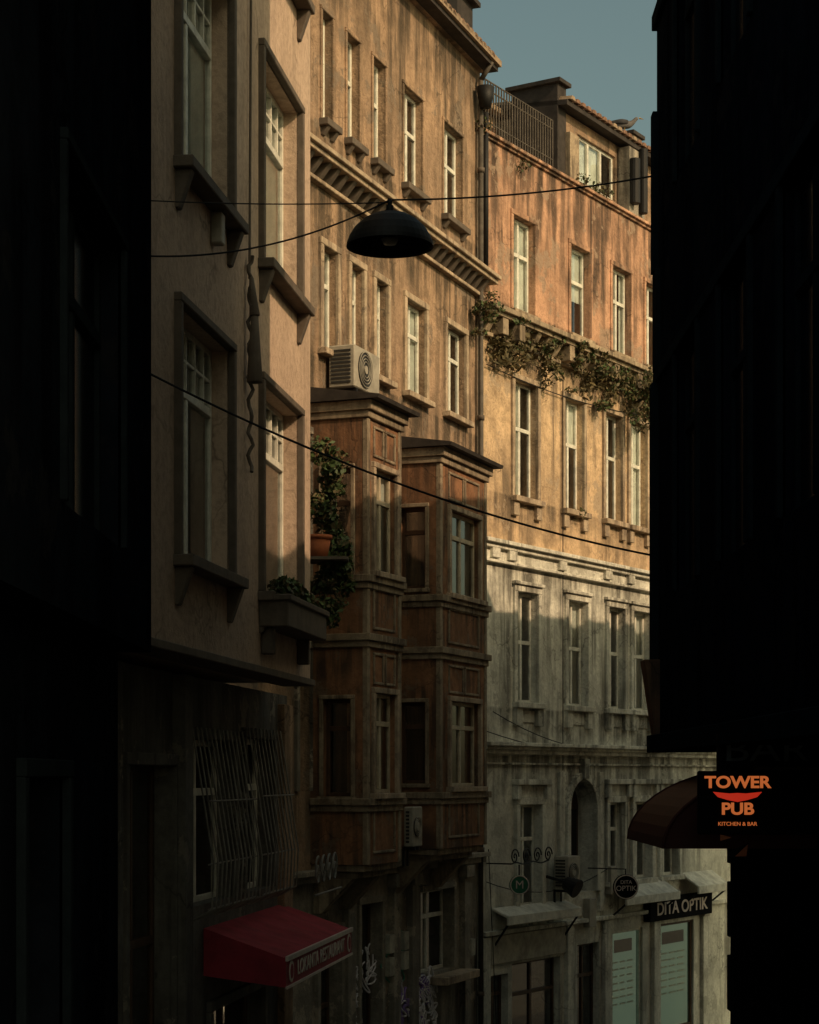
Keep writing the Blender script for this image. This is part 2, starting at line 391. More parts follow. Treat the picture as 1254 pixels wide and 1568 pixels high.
aw=empty('restaurant_awning')
ua,ub=A.U(310,-.5),A.U(430,-.5); Tm=B('canvas',aw)
P=A.P; zt,zf,zb=4.4,4.13,3.86
n=14
def sg(i): return .018*math.sin(i*math.pi/7*2)**2
for i in range(n):
    a,c=ua+(ub-ua)*i/n,ua+(ub-ua)*(i+1)/n; m0,m1=(zt+zf)/2-sg(i),(zt+zf)/2-sg(i+1)
    Tm.poly([P(a,zt,-.49),P(a,m0,-.1),P(c,m1,-.1),P(c,zt,-.49)],'redawn'); Tm.poly([P(a,m0,-.1),P(a,zf,.29),P(c,zf,.29),P(c,m1,-.1)],'redawn')
Tm.poly([P(ua,zf,.292),P(ub,zf,.292),P(ub,zb,.292),P(ua,zb,.292)],'redval')
Tm.poly([P(ua,zt,-.49),P(ua,zb+.1,-.49),P(ua,zb,.29),P(ua,zf,.29)],'redval')
Tm.poly([P(ub,zt,-.49),P(ub,zb+.1,-.49),P(ub,zb,.29),P(ub,zf,.29)],'redval'); Tm.done()
Tm=B('edge_rail',aw); Tm.box(A,ua-.01,ub+.01,zf-.025,zf+.02,.285,.31,'lettering')
Tm.box(A,ua-.01,ub+.01,zb-.012,zb+.012,.285,.305,'lettering'); Tm.done()
text('lettering',aw,'LOKANTA RESTAURANT',A,(ua+ub)/2,(zf+zb)/2,.3,.2,'lettering',sx=1.15)
bd=B('badge',aw)
for uu in (ua+.2,ub-.2): bd.cyl(P(uu,(zf+zb)/2,.295),P(uu,(zf+zb)/2,.303),.1,'lettering',20); bd.cyl(P(uu,(zf+zb)/2,.303),P(uu,(zf+zb)/2,.306),.07,'redval',20)
bd.done()

# ============ building C
bC=empty('ochre_apartment_building')
W=B('walls',bC); T=B('trim',bC,.008); FR=B('window_frames',bC,.004); G=B('window_glass',bC)
u0=C.U(395); u1=C.U(735)
ops=[]
for (a,c) in ((492,508),(530,549),(570,589),(617,646),(678,707)): ops.append((C.U(a),C.U(c),15.14,16.7))
rowB=[]
for (a,c) in ((492,514),(535,554),(573,591),(620,650),(682,711)): rowB.append((C.U(a),C.U(c),11.88,13.36))
low=[(C.U(455),C.U(475),8.6,10.6),(C.U(455),C.U(475),5.6,7.6)]
gnd=[(C.U(640),C.U(692),2.6,3.95),(C.U(550),C.U(582),.15,3.9),(C.U(487),C.U(520),.15,3.6)]
wall(W,C,u0,u1,0,18.2,ops+rowB+low+gnd,'b3',matf=([4.5],lambda z:'b3' if z>4.5 else 'b3low'))
shell(W,C,u0,u1,0,18.2,7,'b3')
for i,o in enumerate(ops):
    window(FR,G,C,o,fm='white',rec=.11,mull=1,trans=.6,cur='half'); sill(T,C,o,'sill',.08,.14,.1,br=.12)
    surround(T,C,o,'b3',.06,.03)
for i,o in enumerate(rowB):
    window(FR,G,C,o,fm='white',rec=.1,mull=1,trans=.66,cur=('sides','half','full','full','half')[i]); surround(T,C,o,'trim3',.1,.05); sill(T,C,o,'trim3',.14,.14,.09)
for o in low+gnd:
    window(FR,G,C,o,fm='brown' if o[2]<1 else 'white',rec=.16,cur='none' if o[2]<1 else 'half'); surround(T,C,o,'b3low',.1,.05)
cz=cornice(T,C,u0,u1+.12,14.56,[(.07,.36),(.07,.3)],'trim3')
dentils(T,C,u0,u1,cz-.2,cz,.3,.12,.26,'sill'); cornice(T,C,u0,u1,cz-.2,[(.06,.1)],'trim3')
R=B('roof',bC)
cornice(R,C,u0,u1,18.2,[(.08,.08)],'b3')
R.box(C,u0,u1+.1,18.14,18.24,0,.3,'tiledk'); R.box(C,u0,u1+.12,18.22,18.32,.24,.36,'gutter')
P=C.P
for i in range(int((u1-u0)/.22)):
    a=u0+i*.22
    R.hexa([P(a+.02,18.26,.36),P(a+.2,18.26,.36),P(a+.2,19.5,-3.4),P(a+.02,19.5,-3.4),P(a+.06,18.34,.36),P(a+.16,18.34,.36),P(a+.16,19.6,-3.4),P(a+.06,19.6,-3.4)],'tile')
R.poly([P(u0,18.25,.3),P(u1,18.25,.3),P(u1,19.5,-3.4),P(u0,19.5,-3.4)],'tiledk')
R.poly([P(u1,18.2,.3),P(u1,18.2,-7),P(u1,19.5,-3.4)],'b3')
ud0=C.U(640,-.25)
R.box(C,ud0,u1-.05,18.3,19.28,-3.0,-.12,'tiledk'); R.box(C,ud0-.1,u1+.04,19.28,19.36,-3.1,.0,'tiledk'); R.box(C,ud0+.5,u1-.9,18.6,19.15,-.12,-.1,'room')
R.done()
for x in (600,628,708,530):
    uu=C.U(x); T.box(C,uu-.14,uu+.14,.1,4.1,-.02,.1,'b3low'); T.box(C,uu-.2,uu+.2,4.1,4.3,-.02,.16,'b3low')
cornice(T,C,u0,u1,4.5,[(.08,.2),(.1,.12)],'b3low')
T.box(C,C.U(655),C.U(705),2.42,2.55,0,.35,'trim3')
bayD=.85
def bay(name,xa,xb,ytop,ybot,wins,sidewins,bands,ytf):
    e=B(name,bC); tr=B(name+'_trim',bC,.008)
    ua,ub=C.U(xa,bayD),C.U(xb,bayD); zt=C.Z(xa,ytop,bayD); zb=C.Z(xa,ybot,bayD)
    w=ub-ua
    Zf=lambda y:C.Z(xa,y,bayD)
    fo=[(ua+w*.2,ub-w*.17,Zf(b_),Zf(a_)) for a_,b_ in wins]
    wall(e,C,ua,ub,zb,zt,fo,'bay',d=bayD,rev=.4)
    S=Fac(C.P(ua,0,0)[:2],C.n[:2])
    so=[(.2,.62,Zf(b_),Zf(a_)) for a_,b_ in sidewins]
    wall(e,S,0,bayD,zb,zt,so,'bay',rev=.3)
    S2=Fac(C.P(ub,0,bayD)[:2],(-C.n)[:2]); wall(e,S2,0,bayD,zb,zt,[],'bay')
    e.poly([C.P(ua,zb,0),C.P(ua,zb,bayD),C.P(ub,zb,bayD),C.P(ub,zb,0)],'bay')
    e.poly([C.P(ua,zt,0),C.P(ub,zt,0),C.P(ub,zt,bayD),C.P(ua,zt,bayD)],'bay')
    P=C.P
    e.hexa([P(ua-.12,zt,bayD+.22),P(ub+.2,zt,bayD+.22),P(ub+.2,zt,0),P(ua-.12,zt,0),P(ua-.12,zt+.05,bayD+.24),P(ub+.2,zt+.05,bayD+.24),P(ub+.2,zt+.22,0),P(ua-.12,zt+.22,0)],'tiledk')
    tr.box(C,ua-.06,ub+.08,zt-.14,zt-.004,-.02,bayD+.1,'baytrim'); tr.box(C,ua-.03,ub+.04,zt-.24,zt-.14,-.02,bayD+.05,'baytrim')
    for y in bands:
        z=Zf(y); tr.box(C,ua-.07,ub+.07,z-.05,z+.05,.01,bayD+.08,'baytrim'); tr.box(C,ua-.035,ub+.035,z-.14,z-.05,.01,bayD+.04,'baytrim')
    for o in fo:
        window(FR,G,C,o,d=bayD,fm='cream',rec=.07,mull=1,trans=.7,cur='full',curm='curtain' if o[2]>7 else 'curtain2'); surround(tr,C,o,'trim3',.08,.05,d=bayD); sill(tr,C,o,'trim3',.14,.12,.08,d=bayD)
    for o in so:
        window(FR,G,S,o,fm='brown',rec=.1,mull=0,trans=.7,cur='none'); surround(tr,S,o,'baytrim',.06,.03); sill(tr,S,o,'baytrim',.08,.06,.06)
    def panel(z0,z1,n=2):
        for i in range(n):
            a=ua+w*.16+(w*.68)*i/n+.03; c=ua+w*.16+(w*.68)*(i+1)/n-.03
            for (p,q,r_,s_) in ((a,c,z0,z0+.04),(a,c,z1-.04,z1),(a,a+.04,z0+.04,z1-.04),(c-.04,c,z0+.04,z1-.04)):
                tr.box(C,p,q,r_,s_,bayD-.01,bayD+.025,'baytrim')
    panel(fo[0][3]+.15,zt-.32); panel(fo[1][3]+.12,Zf(bands[1])-.2)
    panel(zb+.15,fo[1][2]-.22,1); panel(Zf(bands[1])+.12,fo[0][2]-.22,1)
    for uu in (ua,ub-.1): tr.box(C,uu-.004,uu+.1,zb,zt-.25,bayD-.06,bayD+.02,'baytrim')
    tr.box(C,ua+.03,ub-.03,zb-.1,zb-.002,0,bayD-.05,'baytrim'); tr.box(C,ua+.1,ub-.1,zb-.2,zb-.1,0,bayD-.2,'baytrim')
    for uu in (ua+.1,ub-.28):
        tr.hexa([P(uu,zb-.7,.12),P(uu+.18,zb-.7,.12),P(uu+.18,zb-.7,0),P(uu,zb-.7,0),P(uu,zb-.2,bayD-.25),P(uu+.18,zb-.2,bayD-.25),P(uu+.18,zb-.2,0),P(uu,zb-.2,0)],'baytrim')
    e.done(); tr.done(); return ua,ub,zb,zt
b1=bay('bay_window_oriel',561,613,612,1325,[(712,872),(1060,1215)],[(715,890),(1070,1220)],[885,975,1228],0)
b2=bay('bay_window_oriel_b',673,744,684,1300,[(775,905),(1072,1205)],[(775,900),(1075,1200)],[915,995,1218],0)
for x in W,T,FR,G: x.done()
dp=B('downpipe',bC); uu=C.U(728)
dp.cyl(C.P(uu,.1,.1),C.P(uu,17.9,.1),.045,'pipe'); dp.cyl(C.P(uu,17.9,.1),C.P(uu,18.2,.3),.045,'pipe')
for z in (2,4.5,7,9.5,12,14,16.3): dp.cyl(C.P(uu,z,.1),C.P(uu,z+.08,.1),.065,'sill')
dp.cyl(C.P(uu+.2,14.7,.12),C.P(uu+.2,17.4,.12),.05,'iron'); dp.cyl(C.P(uu-.05,17.4,.2),C.P(uu-.05,17.75,.2),.1,'iron',12,.16)
dp.done(True)
gu=C.U(604); gw=C.U(664)-gu
scribble('graffiti_violet',bC,C,gu,1.5,gw,.9,22,'graf2',.018,.028)
scribble('graffiti',bC,C,gu,1.6,gw,.9,36,'graf1',.03,.017)
scribble('graffiti_green',bC,C,C.U(590),2.7,.7,.6,9,'graf3',.014,.014)
scribble('graffiti_door',bC,C,C.U(528),1.8,1.0,1.4,16,'graf1',.014,.014)
pb=B('posters',bC)
for x,y in ((590,1445),(590,1480),(612,1440),(612,1470),(715,1450)):
    uu=C.U(x); z=C.Z(x,y); pb.box(C,uu-.1,uu+.1,z-.14,z+.14,0,.12 if x!=590 else .115,'poster')
pb.done()

def ac(name,fc,u,z,d,w=.8,h_=.58,dp_=.3):
    e=empty(name); b=B('casing',e,.015); b.box(fc,u,u+w,z,z+h_,d+.06,d+dp_+.06,'acw'); b.done()
    b=B('fan_grille',e); c=fc.P(u+w*.4,z+h_/2,d+dp_+.06); n=fc.n
    b.cyl(c,c+n*.012,min(h_*.42,w*.36),'acd',28); b.cyl(c+n*.012,c+n*.03,h_*.1,'acw',16)
    b.done()
    L=[[tuple(c+n*.025+fc.t*r*math.cos(t*.2618)+Vector((0,0,r*math.sin(t*.2618)))) for t in range(25)] for r in [min(h_*.42,w*.36)*q for q in (.45,.62,.8,1)]]
    curve('guard_rings',e,L,.006,'acw')
    b=B('side_louvres',e)
    for i in range(9):
        zz=z+.06+i*(h_-.1)/9; b.box(fc,u-.012,u-.001,zz,zz+.03,d+.1,d+dp_,'acd')
    b.done()
    b=B('bracket',e)
    for uu in (u+.1,u+w-.14): b.box(fc,uu,uu+.04,z-.05,z-.002,d,d+dp_+.05,'iron'); b.box(fc,uu,uu+.04,z-.3,z-.05,d,d+.03,'iron')
    b.done()
ac('air_conditioner',C,C.U(522,.25),C.Z(522,590,.3),.0,.95,.6,.4)
ac('air_conditioner',C,C.U(622,.6),C.Z(620,1296,.5),.5,.4,.6,.15)

hp=empty('hanging_plant')
bl=[]
Yp=26.2
for i in range(18):
    y=690+i*15; bl.append((tuple(ray(500+rnd(-16,18),y,Yp+rnd(-.2,.2))),(rnd(.1,.24),.2,rnd(.1,.2)),rnd(.5,1.2)))
for i in range(5): bl.append((tuple(ray(525+rnd(-4,10),840+i*14,Yp)),(.12,.12,.1),.4))
foliage('leaves',hp,bl,4200,.05,['leaf','leaf','leafdry'])
T=B('pot',hp); p=ray(487,856,Yp-.3); T.cyl(p,p+Vector((0,0,.26)),.12,'terra',16,.17); T.cyl(p+Vector((0,0,.26)),p+Vector((0,0,.31)),.19,'terra',16); T.done(True)
T=B('shelf',hp); p=ray(500,858,Yp); T.box(Fac((p.x-.9,p.y-.4),(1,0)),0,1.2,p.z-.04,p.z,-.5,.1,'sill'); T.done()
curve('stems',hp,[catenary(tuple(ray(495+i*4,700,Yp)),tuple(ray(490+i*8,930,Yp)),.05,8) for i in range(5)],.008,'leafdry')

# ============ building D
bD=empty('corniced_apartment_building')
W=B('walls',bD); T=B('trim',bD,.008); FR=B('window_frames',bD,.004); G=B('window_glass',bD)
U=D4.U
u0=U(734.5); u1=U(1300)
zpar=17.06
r3=[(U(785),U(818),14.2,15.9),(U(873),U(902),14.2,15.9),(U(937),U(965),14.2,15.9),(U(988),U(1012),14.2,15.9)]
r2=[(U(786),U(821),10.85,12.95),(U(863),U(892),10.85,12.95),(U(925),U(951),10.85,12.95),(U(963),U(989),10.85,12.95),(U(1015),U(1040),10.85,12.95)]
r1=[(U(790),U(822),7.15,9.15),(U(868),U(898),7.15,9.15),(U(930),U(955),7.15,9.15),(U(968),U(994),7.15,9.15),(U(1015),U(1040),7.15,9.15)]
r0=[(U(792),U(826),3.45,5.3),(U(930),U(953),3.75,5.3),(U(969),U(995),3.75,5.3),(U(1010),U(1037),3.75,5.3)]
arch=[(U(869),U(910),3.6,5.75,1)]
shops=[(U(784),U(858),.12,2.45),(U(750),U(778),.9,2.3),(U(938),U(984),.5,2.75),(U(1012),U(1062),.5,2.75),(U(884),U(918),.12,2.6)]
def md(z): return 'b4a' if z>13.9 else 'b4b' if z>9.8 else 'b4c'
wall(W,D4,u0,u1,0,zpar,r3+r2+r1+r0+arch+shops,'b4c',matf=([3.1,9.8,13.9],md))
shell(W,D4,u0,u1,0,zpar,6,'b4c')
for i,o in enumerate(r3): window(FR,G,D4,o,fm='white',rec=.12,trans=.62,mull=0 if i==1 else 1,cur=('full','blind','sides','half')[i]); sill(T,D4,o,'trim4',.08,.1,.07); surround(T,D4,o,'b4a',.09,.03)
for i,o in enumerate(r2):
    window(FR,G,D4,o,fm='white',rec=.12,trans=.6,cur=('half','blind','half','full','half')[i]); surround(T,D4,o,'trim3',.1,.05); sill(T,D4,o,'trim3',.12,.14,.1)
    for uu in (o[0]-.1,o[1]-.1): T.box(D4,uu,uu+.2,o[2]-.35,o[2]-.1,-.02,.08,'trim3')
for i,o in enumerate(r1):
    window(FR,G,D4,o,fm='white',rec=.12,trans=.55,cur=('half','full','half','full','half')[i]); surround(T,D4,o,'b4c',.12,.05); sill(T,D4,o,'b4c',.14,.14,.1)
    T.box(D4,o[0]-.16,o[1]+.16,o[3]+.12,o[3]+.18,-.02,.1,'b4c')
    for uu in (o[0]-.12,o[1]-.1): T.box(D4,uu,uu+.22,o[2]-.42,o[2]-.1,-.02,.09,'b4c')
    T.box(D4,o[0]+.14,o[1]-.14,o[2]-.36,o[2]-.14,-.02,.03,'b4c')
for i,o in enumerate(r0):
    window(FR,G,D4,o,fm='white',rec=.12,trans=.66,cur='half'); surround(T,D4,o,'b4c',.13,.07); sill(T,D4,o,'b4c',.16,.12,.1)
    T.box(D4,o[0]-.22,o[1]+.22,o[3]+.36,o[3]+.46,-.02,.16,'b4c'); T.box(D4,o[0]-.13,o[1]+.13,o[3]+.13,o[3]+.36,-.02,.05,'b4c')
    for uu in (o[0]-.2,o[1]+.06): T.box(D4,uu,uu+.14,o[3]+.1,o[3]+.358,-.02,.13,'b4c')
a,c,e,f,_=arch[0]; r=(c-a)/2; cx=(a+c)/2; cz=f-r
P=D4.P
def pt(t,rr,d_): return P(cx+rr*math.cos(t),cz+rr*math.sin(t),d_)
for k in range(16):
    t0,t1=math.pi*k/16,math.pi*(k+1)/16
    T.hexa([pt(t0,r,.08),pt(t0,r+.14,.08),pt(t0,r+.14,-.02),pt(t0,r,-.02),pt(t1,r,.08),pt(t1,r+.14,.08),pt(t1,r+.14,-.02),pt(t1,r,-.02)],'b4c')
for uu in (a-.14,c): T.box(D4,uu,uu+.14,e,cz,-.02,.08,'b4c')
T.box(D4,cx-.1,cx+.1,f+.02,f+.4,-.02,.14,'b4c')
FR.box(D4,a,c,e,f-.02,-.45,-.35,'brown'); FR.box(D4,a+.1,cx-.05,e+.2,cz,-.36,-.33,'room'); FR.box(D4,cx+.05,c-.1,e+.2,cz,-.36,-.33,'room')
for x in (857,918):
    T.box(D4,U(x)-.1,U(x)+.1,3.2,5.9,-.02,.06,'b4c')
z=cornice(T,D4,u0-.1,u1,14.0,[(.09,.4),(.07,.32)],'trim4'); dentils(T,D4,u0,u1,z-.26,z,.42,.16,.28,'trim4'); cornice(T,D4,u0,u1,z-.26,[(.07,.1)],'trim4')
cornice(T,D4,u0-.05,u1,9.98,[(.07,.2),(.08,.13),(.2,.05),(.05,.1)],'b4c')
z=cornice(T,D4,u0-.05,u1,6.42,[(.07,.26),(.06,.18),(.08,.12)],'b4c'); cornice(T,D4,u0,u1,z-.15,[(.04,.06)],'b4c')
for x in (752,778,855,925,960,1003):
    T.box(D4,U(x)-.14,U(x)+.14,9.66,9.91,-.02,.12,'b4c')
    T.box(D4,U(x)-.1,U(x)+.1,13.55,13.84,-.02,.3,'trim4')
cornice(T,D4,u0,u1,17.1,[(.06,.1),(.05,.05)],'b4a')
cornice(T,D4,u0,u1,3.1,[(.08,.12)],'b4c')
for x in (740,868,925,1000,1075): T.box(D4,U(x)-.12,U(x)+.12,.1,3.0,-.02,.09,'b4c')
for i,o in enumerate(shops):
    if i in (2,3):
        G.poly([P(o[0]+.05,o[2]+.05,-.12),P(o[1]-.05,o[2]+.05,-.12),P(o[1]-.05,o[3]-.05,-.12),P(o[0]+.05,o[3]-.05,-.12)],'shopglow')
        for r_ in range(7):
            for q in range(3):
                aa=o[0]+.2+(o[1]-o[0]-.4)*q/3; zz=o[2]+.75+r_*.14
                G.box(D4,aa+.03,aa+(o[1]-o[0]-.4)/3-rnd(.03,.12),zz,zz+.03,-.118,-.1,'canopy')
        G.box(D4,o[0]+.3,o[1]-.3,o[3]-.45,o[3]-.2,-.118,-.1,'acd')
        window(FR,G,D4,o,fm='white' if i==2 else 'brown',rec=.05,trans=0,mull=0,cur='none')
    else: window(FR,G,D4,o,fm='brown',rec=.14,trans=.75,mull=1,cur='none',curm='curtain')
T.box(D4,U(748),U(862),2.5,3.0,-.02,.06,'poster')
T.box(D4,U(985),U(1080),2.85,3.32,.0,.16,'board')
for x,y in ((893,1400),(926,1350),(1070,1385)):
    uu=U(x); zz=D4.Z(x,y); T.box(D4,uu,uu+.28,zz-.25,zz+.3,0,.14,'acw')
Rf=B('roof',bD,.006)
ua=U(856,-.25); da=-.25
aw_=(U(884,da),U(942,da),17.35,18.25)
wall(Rf,D4,ua,u1,17.1,18.5,[aw_],'b3',d=da,rev=.4)
S=Fac(P(ua,0,-4)[:2],D4.n[:2]); wall(Rf,S,0,3.75,17.1,18.5,[],'b3low')
fr2=B('attic_window',bD,.004); window(fr2,fr2,D4,aw_,d=da,fm='white',rec=.06,trans=0,mull=2,cur='half'); fr2.done()
Rf.hexa([P(ua-.15,18.5,.0),P(u1,18.5,.0),P(u1,18.9,-4),P(ua-.15,18.9,-4),P(ua-.15,18.6,.0),P(u1,18.6,.0),P(u1,19.0,-4),P(ua-.15,19.0,-4)],'tiledk')
u=ua-.1
while u<u1:
    Rf.hexa([P(u,18.61,.06),P(u+.2,18.61,.06),P(u+.2,19.0,-4),P(u,19.0,-4),P(u+.05,18.69,.06),P(u+.15,18.69,.06),P(u+.15,19.08,-4),P(u+.05,19.08,-4)],'tile' if rnd(0,1)>.25 else 'gutter'); u+=.23
Rf.box(D4,ua-.15,ua+.2,17.1,18.95,-1.2,-.2,'tiledk'); Rf.box(D4,ua-.22,ua+.27,18.95,19.03,-1.3,-.12,'tiledk')
Rf.box(D4,u0,U(822,-1.6),17.08,18.55,-6,-1.6,'b3'); Rf.hexa([P(u0,18.56,-1.4),P(U(826,-1.6),18.56,-1.4),P(U(826,-1.6),19.0,-6),P(u0,19.0,-6),P(u0,18.66,-1.4),P(U(826,-1.6),18.66,-1.4),P(U(826,-1.6),19.1,-6),P(u0,19.1,-6)],'gutter')
Rf.box(D4,U(815,-1.6),U(836,-1.6),17.1,18.95,-2.4,-1.55,'tiledk')
Rf.cyl(P(U(812,-1.4),17.1,-1.4),P(U(812,-1.4),19.0,-1.4),.1,'pipe',12)
Rf.box(D4,U(866,-.2),U(880,-.2),17.1,18.1,-.24,-.1,'trim4')
for uu in (U(748,-1.6),U(790,-1.6)): Rf.box(D4,uu,uu+.6,17.3,18.3,-1.59,-1.55,'brown')
for x,w_,zt_ in ((962,.45,18.98),(985,.35,18.85)):
    uu=U(x,-.4); Rf.box(D4,uu,uu+w_,18.3,zt_,-.9,-.3,'b3low'); Rf.box(D4,uu-.05,uu+w_+.05,zt_,zt_+.08,-.95,-.25,'tiledk')
Rf.cyl(P(U(985,.1),17.2,.1),P(U(985,.1),18.5,.1),.09,'iron'); Rf.cyl(P(U(972,.1),17.3,.1),P(U(972,.1),18.2,.1),.11,'iron')
Rf.box(D4,U(962,0),U(985,0),17.1,18.45,-.24,.03,'b3low')
Rf.done()
rl=[];ra,rb=U(743,.05),U(846,.05)
for z in (17.98,17.82,17.25): rl.append([tuple(P(ra,z,.05)),tuple(P(rb,z,.05))])
n=26
for i in range(n+1):
    u=ra+(rb-ra)*i/n; rl.append([tuple(P(u,17.1,.05)),tuple(P(u,17.98,.05))])
curve('terrace_railing',bD,rl,.014,'pipe')
for x in W,T,FR,G: x.done()
for (xa,ya,xb,yb,s_) in ((745,560,1000,640,.15),(745,1120,1000,1150,.2),(745,1350,930,1330,.3),(862,580,862,1180,0),(905,310,905,520,0),(748,1300,760,1568,0),(755,1090,1000,1140,.35)):
    curve('facade_cable',bD,catenary(tuple(P(U(xa,.06),D4.Z(xa,ya),.06)),tuple(P(U(xb,.06),D4.Z(xb,yb),.06)),s_,12),.009,'iron')
cp=empty('cornice_weeds')
bl=[]
for i in range(60):
    x=rnd(742,1003) if i<34 else rnd(880,1000); dz=rnd(-.35,.12) if rnd(0,1)<.75 else rnd(-.9,.1)
    bl.append((tuple(P(U(x,.3),13.85+dz*(.6 if x<800 else 1),rnd(.1,.42))),(rnd(.08,.26),rnd(.08,.2),rnd(.05,.16)),rnd(.4,1)))
for i in range(7): bl.append((tuple(P(U(rnd(972,1000),.4),13.3+rnd(-.5,.4),rnd(.3,.7))),(.28,.28,.28),2.2))
foliage('leaves',cp,bl,4600,.05,['leaf','leafdry','leafdry'])
foliage('dry_tufts',cp,[(tuple(P(U(rnd(745,990),.2),rnd(13.1,13.8),.15)),(.15,.1,.25),1) for i in range(30)],1500,.06,['leafdry'])
foliage('parapet_tufts',cp,[(tuple(P(U(x,.1),z,.08)),(.18,.12,.12),1) for x,z in ((742,17.15),(800,16.8),(752,14.2),(893,17.2),(915,17.2),(930,17.2),(886,10.8),(748,13.9))],500,.04,['leafdry','leafdry','leaf'])
def canopy(name,xa,xb,zw,zf_,out,m='canopy'):
    e=empty(name); b=B('sheet',e,.01); a,c=U(xa,0),U(xb,out)
    b.hexa([P(a,zf_-.05,out),P(c,zf_-.05,out),P(c,zw-.05,0.01),P(a,zw-.05,0.01),P(a,zf_,out),P(c,zf_,out),P(c,zw,0.01),P(a,zw,0.01)],m)
    b.box(D4,a-.02,c+.02,zf_-.16,zf_+.01,out-.03,out+.02,m); b.done()
    b=B('struts',e)
    for uu in (a+.05,c-.05): b.cyl(P(uu,zf_-.1,out),P(uu,zw-.7,.02),.02,'iron',8)
    b.done()
canopy('shop_canopy',752,889,3.5,3.36,.35)
canopy('shop_canopy',930,1040,3.72,3.45,.42)
canopy('shop_canopy',1042,1116,3.78,3.5,.42)
ac('air_conditioner',D4,U(862,.3),D4.Z(868,1362,.3),.05,.5,.62,.3)
def roundsign(name,x,y,dd,r,m,txt,fc=D4):
    e=empty(name); b=B('disc',e); p=P(U(x,dd),D4.Z(x,y,dd),dd)
    S=Fac((p.x,p.y),(math.cos(.1),math.sin(.1))); c=S.P(0,p.z,0)
    b.cyl(c-S.n*.04,c+S.n*.04,r,m,32); b.done()
    curve('rim',e,[tuple(c+S.n*.045+S.t*r*.93*math.cos(t*.2618)+Vector((0,0,r*.93*math.sin(t*.2618)))) for t in range(25)],.012,'lettering')
    for i,(tx,s) in enumerate(txt): text('lettering',e,tx,S,0,p.z+(.09 if i==0 else -.03) if len(txt)>1 else p.z,.048,s,'lettering')
    return e,p
e,p=roundsign('round_shop_sign',958,1358,.75,.24,'board',[('DITA',.1),('OPTIK',.14)])
curve('bracket',e,[tuple(p+Vector((0,0,.24))),tuple(p+Vector((0,0,.34))),tuple(p+Vector((0,0,.34))-D4.n*.8)],.015,'iron')
e,p=roundsign('round_shop_sign',795,1355,.7,.17,'sgreen',[('M',.2)])
arm=[[tuple(P(U(745)+i*.1,D4.Z(745,1322)+.02*math.sin(i),.5)) for i in range(15)]]
for k in range(4):
    cu_=U(750)+k*.42; cz_=D4.Z(745,1322)+.12
    arm.append([tuple(P(cu_+.15*(1-t/28)*math.cos(t*.42),cz_+.15*(1-t/28)*math.sin(t*.42),.5)) for t in range(26)])
arm.append([tuple(p+Vector((0,0,.17))),tuple(p+Vector((0,0,.35)))]); arm.append([tuple(P(U(745),D4.Z(745,1322),0)),tuple(P(U(745),D4.Z(745,1322),.5))])
curve('scroll_arm',e,arm,.014,'iron')
text('shop_lettering',bD,'DITA OPTIK',D4,(U(985)+U(1080))/2,3.08,.17,.36,'lettering',bold=.006,sx=1.35)
e=empty('wall_spotlight'); b=B('head',e,.01); p=P(U(836),D4.Z(836,1350),.4); b.cyl(p,p+D4.n*.25-Vector((0,0,.12)),.12,'iron',16,.19); b.cyl(p,P(U(836),p.z+.1,0),.03,'iron',8); b.done()

def skin_obj(name,parent,vs,es,rs,m,root=0,sub=2):
    me=bpy.data.meshes.new(name); me.from_pydata(vs,es,[]); o=bpy.data.objects.new(name,me); scene.collection.objects.link(o)
    o.parent=parent; me.materials.append(M[m])
    s=o.modifiers.new('skin','SKIN'); sl=me.skin_vertices[0].data
    for i,r in enumerate(rs): sl[i].radius=r if isinstance(r,tuple) else (r,r)
    sl[root].use_root=True
    s.use_smooth_shade=True
    o.modifiers.new('sub','SUBSURF').levels=sub; o.modifiers['sub'].render_levels=sub
    return o
sg_=empty('seagull'); gp=P(U(962,-.4)+.2,19.06,-.6)
def gv(a,z,l=0): return tuple(gp+Vector((a,l,z)))
skin_obj('body',sg_,[gv(0,.2),gv(.12,.22),gv(.2,.27),gv(.25,.34),gv(.30,.36),gv(-.13,.2),gv(-.26,.2),gv(-.36,.21)],[(0,1),(1,2),(2,3),(3,4),(0,5),(5,6),(6,7)],[.085,.08,.05,.042,.034,.07,.04,.018],'gullw')
skin_obj('wings',sg_,[gv(.1,.25,-.06),gv(-.05,.26,-.09),gv(-.22,.25,-.07),gv(-.42,.24,-.03)],[(0,1),(1,2),(2,3)],[(.03,.05),(.03,.06),(.02,.04),.01],'gull')
skin_obj('wing_far',sg_,[gv(.1,.25,.06),gv(-.05,.26,.09),gv(-.22,.25,.07),gv(-.42,.24,.03)],[(0,1),(1,2),(2,3)],[(.03,.05),(.03,.06),(.02,.04),.01],'gull')
b=B('beak_legs',sg_); b.cyl(gv(.32,.355),gv(.41,.33),.018,'beak',8,.006)
for l in (-.04,.04): b.cyl(gv(.02,.15,l),gv(.0,.0,l),.009,'beak',6); b.cyl(gv(-.02,.006,l),gv(.07,.006,l),.012,'beak',6)
b.done()

